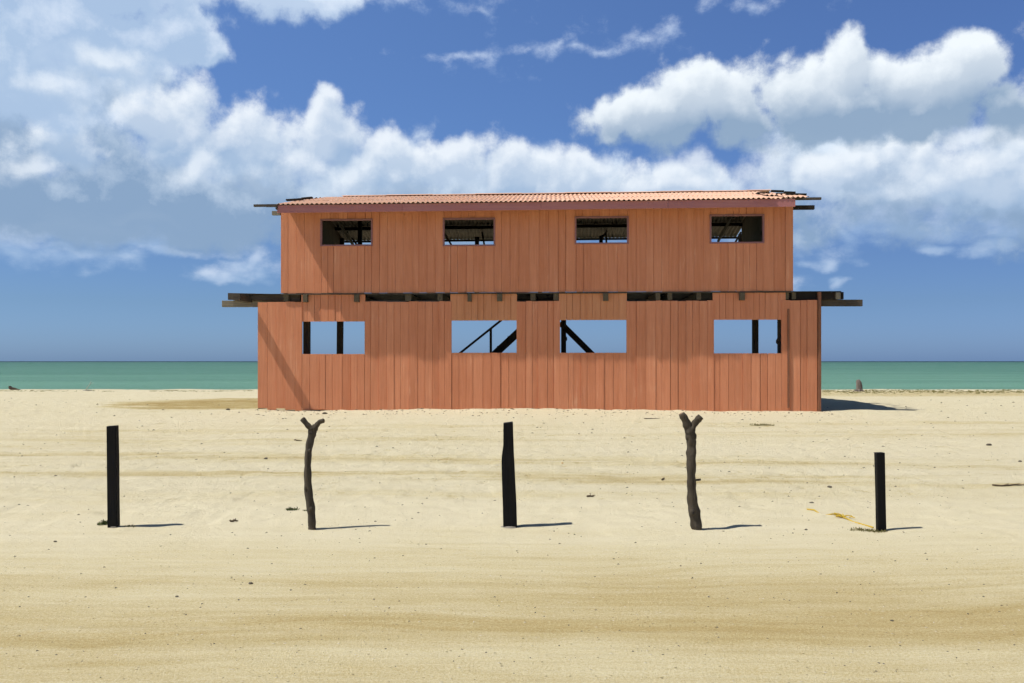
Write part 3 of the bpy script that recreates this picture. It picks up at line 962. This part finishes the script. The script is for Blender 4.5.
# ------------------------------------------------------------------ posts along the road
def square_post(px_b, py_b, wpx, hpx, prof, label, foot=None, tip=0.0):
    """prof: list of (t, left offset px, right offset px) from the foot up"""
    q = ground_at(px_b, py_b)
    k = q.y / F
    root = empty('fence_post', q)
    tag(root, label, 'post', 'posts along the dirt road')
    mb = MB(); vs = []; n = 0
    dep = wpx * k * .9
    rows = [(-.12, prof[0][1], prof[0][2])] + prof
    for (t, l, r) in rows:
        z = t * hpx * k
        j = lambda: random.uniform(-.0015, .0015)
        zl = z + (tip * k if t == 1 else 0)
        vs += [(l * k + j(), -dep / 2, z), (r * k + j(), -dep / 2, zl), (r * k + j(), dep / 2, zl), (l * k + j(), dep / 2, z)]
    fs = [(3, 2, 1, 0)]
    for i in range(len(rows) - 1):
        for s in range(4):
            fs.append((i * 4 + s, i * 4 + (s + 1) % 4, i * 4 + 4 + (s + 1) % 4, i * 4 + 4 + s))
    e = (len(rows) - 1) * 4
    fs.append((e, e + 1, e + 2, e + 3))
    mb.add(vs, fs)
    mb.build('shaft', M['black'], root, bevel=.006)
    if foot:
        f = MB(); f.lump((0, 0, .004), .72 * wpx * k, (1, .9, .2), 300 + int(px_b), 3)
        f.build('cement_footing', M['concrete'], root)
    return root


square_post(114.0, 527, 8.5, 101, [(0, -5.0, 4.7), (.3, -5.4, 4.3), (.65, -5.6, 3.9), (1.0, -6.2, 3.1)], 'leftmost thick square black post by the dirt road, green weed at its foot', foot=2.0, tip=.6)
square_post(510, 527, 14, 104, [(0, -6.6, 7.2), (.25, -7.3, 6.3), (.5, -8.2, 5.0), (.62, -8.6, 4.4), (.68, -8.2, 4.1), (.78, -6.8, 3.6), (1.0, -6.6, 2.9)],
            'middle black post that bulges left halfway up and narrows to its top', foot=2.0, tip=1.2)
square_post(880.6, 530.5, 7.5, 78, [(0, -3.6, 4.6), (.4, -4.2, 4.0), (1.0, -5.2, 3.2)], 'rightmost and shortest black post by the road with olive weed round its foot', tip=.2)


def forked_post(px_b, py_b, trunk, left, right, label, stub=None, seed=0, knob=.1):
    q = ground_at(px_b, py_b)
    k = q.y / F
    root = empty('forked_post', q)
    tag(root, label, 'post', 'forked branch posts along the dirt road')
    def cv(pts, n=6):
        P_ = []; Rr = []
        for (a, b) in zip(pts[:-1], pts[1:]):
            for i in range(n):
                t = i / n
                P_.append((lerp(a[0], b[0], t), lerp(a[1], b[1], t), lerp(a[2], b[2], t)))
        P_.append(pts[-1])
        for _ in range(3):    # soften the corners
            P_ = [P_[0]] + [tuple((P_[i - 1][c] + 2 * P_[i][c] + P_[i + 1][c]) / 4 for c in range(3)) for i in range(1, len(P_) - 1)] + [P_[-1]]
        rr = random.Random(seed)
        pp = [((x - px_b) * k, rr.uniform(-.002, .002) + .012 * math.sin(i * .2), (py_b - y) * k) for i, (x, y, r) in enumerate(P_)]
        return pp, [r * k * .94 * (1 + .07 * math.sin(i * 1.3 + seed)) for i, (_, _, r) in enumerate(P_)]
    mb = MB(); rk = random.Random(seed + 9)
    for i in range(5):   # knots
        a_, b_ = trunk[rk.randrange(1, len(trunk) - 2)], rk.uniform(-1, 1)
        mb.lump(((a_[0] + .55 * b_ * a_[2] - px_b) * k, -.6 * a_[2] * k, (py_b - a_[1] + rk.uniform(-6, 6)) * k), a_[2] * k * rk.uniform(.4, .62), (1, 1, 1.5), seed + 40 + i, 2)
    p, r = cv([(trunk[0][0], trunk[0][1] + 10, trunk[0][2])] + trunk + left)
    mb.tube(p, r, 14, knob, seed)
    p, r = cv([trunk[-2], trunk[-1]] + right)
    r[0] *= .6; r[1] *= .7
    mb.tube(p[2:], r[2:], 14, knob, seed + 1)
    if stub:
        p, r = cv(stub, 3); mb.tube(p, r, 8, knob, seed + 2)
    mb.build('trunk', M['bark'], root, smooth=True)
    for br in (left, right):
        (x0, y0, _), (x1, y1, r1) = br[-2], br[-1]
        d = Vector(((x1 - x0), 0, -(y1 - y0))).normalized()
        c = Vector(((x1 - px_b) * k, .012 * math.sin(9), (py_b - y1) * k))
        e = MB().tube([c - d * .004, c + d * .0035], [r1 * k * .86, r1 * k * .80], 12, .05, seed + 5)
        e.build('cut_end', M['cut'], root)
    return root


forked_post(312, 529.5, [(312, 529.5, 4.4), (311.3, 514, 4.3), (309, 495, 4.0), (307.6, 472, 3.9), (308.3, 452, 3.8), (311, 437, 3.7), (312.6, 430, 4.2)],
            [(308, 425.5, 2.9), (302.3, 418.6, 2.5)], [(316.5, 425.5, 2.9), (320, 421.5, 2.6), (324, 420.6, 2.2)],
            'thin crooked forked branch set upright left of the middle black post', seed=21, knob=.17)
forked_post(697.8, 529.5, [(697.8, 529.5, 6.2), (694.6, 515, 5.6), (692, 497, 5.2), (690.6, 478, 4.9), (691.2, 458, 4.7), (691.6, 444, 4.8), (690.3, 431, 5.6)],
            [(686, 422, 3.9), (681.6, 413.6, 3.5)], [(694.6, 424, 3.7), (698.5, 418.6, 3.5), (700.6, 416.6, 3.2)],
            'thicker forked branch post with a short side stub, right of the middle black post', stub=[(694, 480, 1.3), (698, 480, 1.3), (701, 479.6, 1.2)], seed=35, knob=.2)

# ------------------------------------------------------------------ things on the beach
def at_depth(px, d): return (px - 512) / F * d


q = ground_at(859, 391.5)
stp = MB(); k = q.y / F
stp.tube([(0, 0, -.1), (.01, 0, .1), (0, 0, .3), (-.03, 0, .48), (-.05, 0, .6)], [.16, .13, .125, .115, .07], 14, .3, 4)
for a in (.3, 1.9, 2.9, 4.4, 5.6): stp.tube([(0, 0, .12), (.2 * math.cos(a), .2 * math.sin(a), .02), (.34 * math.cos(a), .34 * math.sin(a), -.06)], [.07, .05, .02], 7, .2, int(a * 10))
o = stp.build('tree_stump', M['stump'], smooth=True); o.location = q
tag(o, 'short grey weathered tree stump on the sand by the water right of the house', 'stump')

y = 46.0; x0 = at_depth(9, y); z = gz(x0, y)
d = MB()
d.tube([(0, 0, .23), (.05, 0, .16), (.16, 0, .10), (.42, .02, .06), (.75, .04, .0), (1.0, .05, -.06)], [.04, .09, .10, .08, .05, .03], 12, .15, 9)
d.tube([(.04, 0, .15), (.10, 0, .21), (.17, .0, .21)], [.07, .06, .03], 8, .2, 10)
o = d.build('driftwood', M['drift'], smooth=True); o.location = (x0, y, z - .02); o.scale = (.75, .75, .9)
tag(o, 'dark driftwood log with an upturned end on the crest at far left', 'driftwood')

q = ground_at(85, 391); 
s = MB(); s.tube([(0, 0, -.05), (.10, 0, .16), (.2, .05, .30), (.30, .05, .52)], [.022, .018, .013, .007], 6, .15, 2); s.tube([(.2, .05, .3), (.24, .05, .36), (.42, .1, .42)], [.01, .008, .005], 5, .1, 3)
s.tube([(-.12, 0, .02), (.1, 0, .03), (.35, .05, .03)], [.025, .03, .015], 6, .2, 4)
o = s.build('dead_branch', M['palestick'], smooth=True); o.location = q
tag(o, 'bleached dead branch sticking up from the crest left of the house', 'branch')


def weed(px, py, wpx, hpx, n, label, m='weed', seed=0, group=None, flat=.5):
    q = ground_at(px, py); k = q.y / F; rr = random.Random(seed); mb = MB()
    for i in range(n):
        a = rr.uniform(0, 6.28); rad = wpx * k * .5 * rr.random() ** .7
        cx, cy = rad * math.cos(a), rad * math.sin(a) * flat * 2
        L = hpx * k * rr.uniform(.5, 1.1); w = max(.004, L * .16)
        b = rr.uniform(0, 6.28); tilt = rr.uniform(.2, 1.3)
        dirv = Vector((math.cos(b) * math.sin(tilt), math.sin(b) * math.sin(tilt), math.cos(tilt)))
        sd = dirv.cross(Vector((0, 0, 1))).normalized() * w
        p0 = Vector((cx, cy, gz(q.x + cx, q.y + cy) - q.z - .003)); p1 = p0 + dirv * L * .5 + Vector((0, 0, .1 * L)); p2 = p0 + dirv * L
        mb.add([p0 - sd * .4, p0 + sd * .4, p1 + sd, p2, p1 - sd], [(0, 1, 2, 3, 4)])
    st_ = [(wpx * k * .42 * (i / 6 * 2 - 1), rr.uniform(-.01, .01)) for i in range(7)]
    mb.tube([(a, b, gz(q.x + a, q.y + b) - q.z + .003) for a, b in st_], [.003] * 7, 5, 0, seed)
    o = mb.build('beach_weed', M[m]); o.location = q
    return tag(o, label, 'plant', group)


weed(104, 524.5, 12, 5, 70, 'small green weed at the left foot of the leftmost black post', seed=1, group='weeds growing in the sand')
weed(130, 526.5, 14, 2.2, 45, 'flat creeping weed in the shadow right of the leftmost black post', seed=12, group='weeds growing in the sand')
weed(292, 510, 13, 4, 70, 'low green weed just left of the thin forked branch post', seed=2, group='weeds growing in the sand')
weed(305, 510.8, 4, 2.5, 18, 'tiny sprig of weed touching the thin forked branch post', seed=22, group='weeds growing in the sand')
weed(762, 425.5, 27, 2.8, 110, 'olive tuft of dry grass lying in front of the right end of the house', 'dryweed', 3, 'weeds growing in the sand', .25)
weed(868, 531, 40, 3.2, 200, 'spreading olive weed round the foot of the shortest black post', 'dryweed', 4, 'weeds growing in the sand', .2)

# yellow rope half buried beside the right post
pts = [(807, 509.5), (814, 511), (820, 513), (826, 514.5), (833, 515), (838, 517), (846, 519.5), (853, 521.5), (860, 524), (868, 526.5), (875, 529)]
q0 = ground_at(843, 518); rp = MB()
P_ = []
for i, (a, b) in enumerate(pts):
    g_ = ground_at(a, b); up_ = (.004, .012, -.008, -.006, .012, .02, .014, -.002, .004, .006, .01)[i]
    P_.append(Vector((g_.x, g_.y, gz(g_.x, g_.y) + up_)) - q0)
P2 = []
for a, b in zip(P_[:-1], P_[1:]):
    for i in range(4): P2.append(a.lerp(b, i / 4))
rp.tube(P2, [.007] * len(P2), 7, .1, 3)
rr = random.Random(4)
for i in range(14):   # the frayed knot
    a = Vector((rr.gauss(0, .032), rr.gauss(0, .03), .012)); b = a + Vector((rr.gauss(0, .05), rr.gauss(0, .04), rr.uniform(0, .03)))
    rp.tube([a, a.lerp(b, .5) + Vector((0, 0, .01)), b], [.006, .006, .004], 5, .1, i)
o = rp.build('rope', M['rope']); o.location = q0
tag(o, 'half buried yellow rope with a frayed knot beside the shortest black post', 'rope')

# larger stones one can point to
stones = [(250.5, 584, 5, 'largest dark stone on the dirt road, left of the photo centre'), (772.5, 471, 0, ''), (989, 445.5, 5, 'dark stone on the pale beach near the right edge of the photo'),
          (266, 459, 4, 'dark pebble on the beach left of the thin forked post, near the tyre tracks'), (812, 503, 3.4, 'small dark stone above the left end of the yellow rope'), (806, 530, 3, 'small dark stone below the left end of the yellow rope'),
          (323, 406, 0, ''), (325, 414, 5, 'dark stone right in front of the house wall above the thin forked post'), (829.5, 487.5, 4.5, 'flat dark stone left of and above the shortest black post'),
          (55, 542, 3.4, 'dark stone on the far side of the dirt road at left'), (177, 597, 3.4, 'small dark stone nearest below the leftmost black post on the road'), (1020, 462, 4, 'dark stone cut by the right edge of the photo'),
          (437, 663, 0, ''), (892, 621, 3.4, 'dark stone on the road below the shortest black post'), (228, 410, 4, 'dark stone in the brown hollow left of the house'), (246, 626, 0, '')]
for i, (a, b, w, lab) in enumerate(stones):
    if not w: continue
    q = ground_at(a, b); k = q.y / F
    o = MB().lump((0, 0, w * k * .12), w * k * .5, (1.15, .9, .62), 500 + i, 2).build('stone', M['stone']); o.location = q
    tag(o, lab, 'stone', 'stones lying on the sand')
q = ground_at(562.5, 463.5); k = q.y / F
o = MB().lump((0, 0, .008), .022, (1.2, .8, .5), 77, 1).build('fallen_leaf', M['leaf']); o.location = q
tag(o, 'curled orange leaf on the sand right of the middle black post', 'leaf')


def twig(px, py, lpx, ang, label, seed):
    q = ground_at(px, py); k = q.y / F; rr = random.Random(seed); L = lpx * k; mb = MB(); P_ = []
    for i in range(9):
        t = i / 8 - .5
        x = L * t * math.cos(ang); y = L * t * math.sin(ang) + rr.gauss(0, L * .03)
        P_.append((x, y, gz(q.x + x, q.y + y) - q.z + .008 + abs(rr.gauss(0, .006))))
    mb.tube(P_, [.009, .012, .012, .011, .010, .009, .008, .006, .004], 6, .2, seed)
    for t in (3, 5):
        a = Vector(P_[t]); b = a + Vector((L * .12, L * .1 * rr.choice((-1, 1)), .02)); mb.tube([a, b], [.006, .003], 5, .1, seed)
    o = mb.build('twig', M['twig']); o.location = q
    return tag(o, label, 'twig', 'dry twigs lying on the sand')


twig(1010, 486, 36, .1, 'long dry twig on the beach at the right edge of the photo', 1)
twig(663, 480, 6, .9, 'short dry twig left of the thicker forked post', 2)
twig(652, 419, 16, 0.0, 'flat dry twig in front of the wall, left of the thicker forked post top', 3)
twig(591, 497, 9, .1, 'dry twig right of the middle black post', 4)
twig(298, 441, 8, .0, 'dry twig beside the fork of the thin forked post', 5)
twig(234, 522, 8, .1, 'pale dry twig between the leftmost black post and the thin forked post', 6)

# uncountable litter: grit, and seaweed along the crest
def litter(name, m, n, region, size, seed, sq=(1.2, .9, .5), label=None, cat=None):
    rr = random.Random(seed); mb = MB()
    tet = [(-.6, -.5, 0), (.6, -.4, 0), (.1, .6, 0), (.05, 0, .8), (-.2, .1, .7)]
    for i in range(n):
        px, py = region(rr)
        d = EYE * F / (py - 361.0)
        x, y = (px - 512) / F * d, d
        z = gz(x, y); s = size(rr, d)
        a = rr.uniform(0, 6.28); c_, s_ = math.cos(a), math.sin(a)
        vs = []
        for (u, v, w) in tet:
            u, v = u * sq[0] * rr.uniform(.7, 1.3), v * sq[1] * rr.uniform(.7, 1.3)
            vs.append((x + s * (u * c_ - v * s_), y + s * (u * s_ + v * c_), z - .002 + s * w * sq[2]))
        mb.add(vs, [(2, 1, 0), (0, 1, 3), (1, 2, 4, 3), (2, 0, 4), (0, 3, 4)])
    o = mb.build(name, M[m])
    return tag(o, label, cat, kind='stuff')


def reg_all(rr):
    py = 400 + 283 * rr.random() ** 1.15
    return rr.uniform(-60, 1084), py
litter('dark_grit', 'stone', 3600, reg_all, lambda r, d: (.0016 + .0010 * d) * min(2.6, .45 + r.expovariate(1.6)), 3, label='scattered dark grit and bits on the sand, some standing for footprint shade', cat='grit')  # real grit, with extra dark bits added for the small shadows of footprints
litter('pale_grit', 'palestone', 1100, reg_all, lambda r, d: (.0016 + .0008 * d) * min(2.2, .5 + r.expovariate(1.8)), 4, label='scattered pale shell bits on the sand', cat='grit')
def reg_posts(rr):
    c = rr.choice((112, 312, 510, 560, 600, 640, 697, 760))
    return c + rr.gauss(0, 26), 528 + rr.gauss(0, 5)
litter('gravel', 'palestone', 420, reg_posts, lambda r, d: .007 * r.uniform(.5, 1.5), 5, label='loose gravel on the sand round the feet of the posts', cat='gravel')
def reg_crest(rr):
    return 822 + 240 * rr.random(), 390.6 + abs(rr.gauss(0, 1.3)) + 2.0 * rr.random()
litter('seaweed', 'dryweed', 900, reg_crest, lambda r, d: .10 * r.uniform(.4, 1.3), 6, (1.8, .9, .35), 'dry olive seaweed scattered along the crest right of the house', 'seaweed')

def reg_crest_left(rr):
    return rr.choice((rr.uniform(150, 254), rr.uniform(150, 254), rr.uniform(0, 120))), 391.6 + abs(rr.gauss(0, .5))
litter('wrack_line', 'dryweed', 260, reg_crest_left, lambda r, d: .09 * r.uniform(.4, 1.2), 7, (2.2, .9, .3), 'thin dark line of wrack along the crest left of the house', 'seaweed')
def reg_wall(rr):
    return rr.uniform(250, 830), 411.5 + abs(rr.gauss(0, 3.5))
litter('splinters', 'twig', 420, reg_wall, lambda r, d: .035 * r.uniform(.4, 1.6), 8, (1.8, .7, .5), 'small splinters and bits of bark strewn along the foot of the house wall', 'debris')
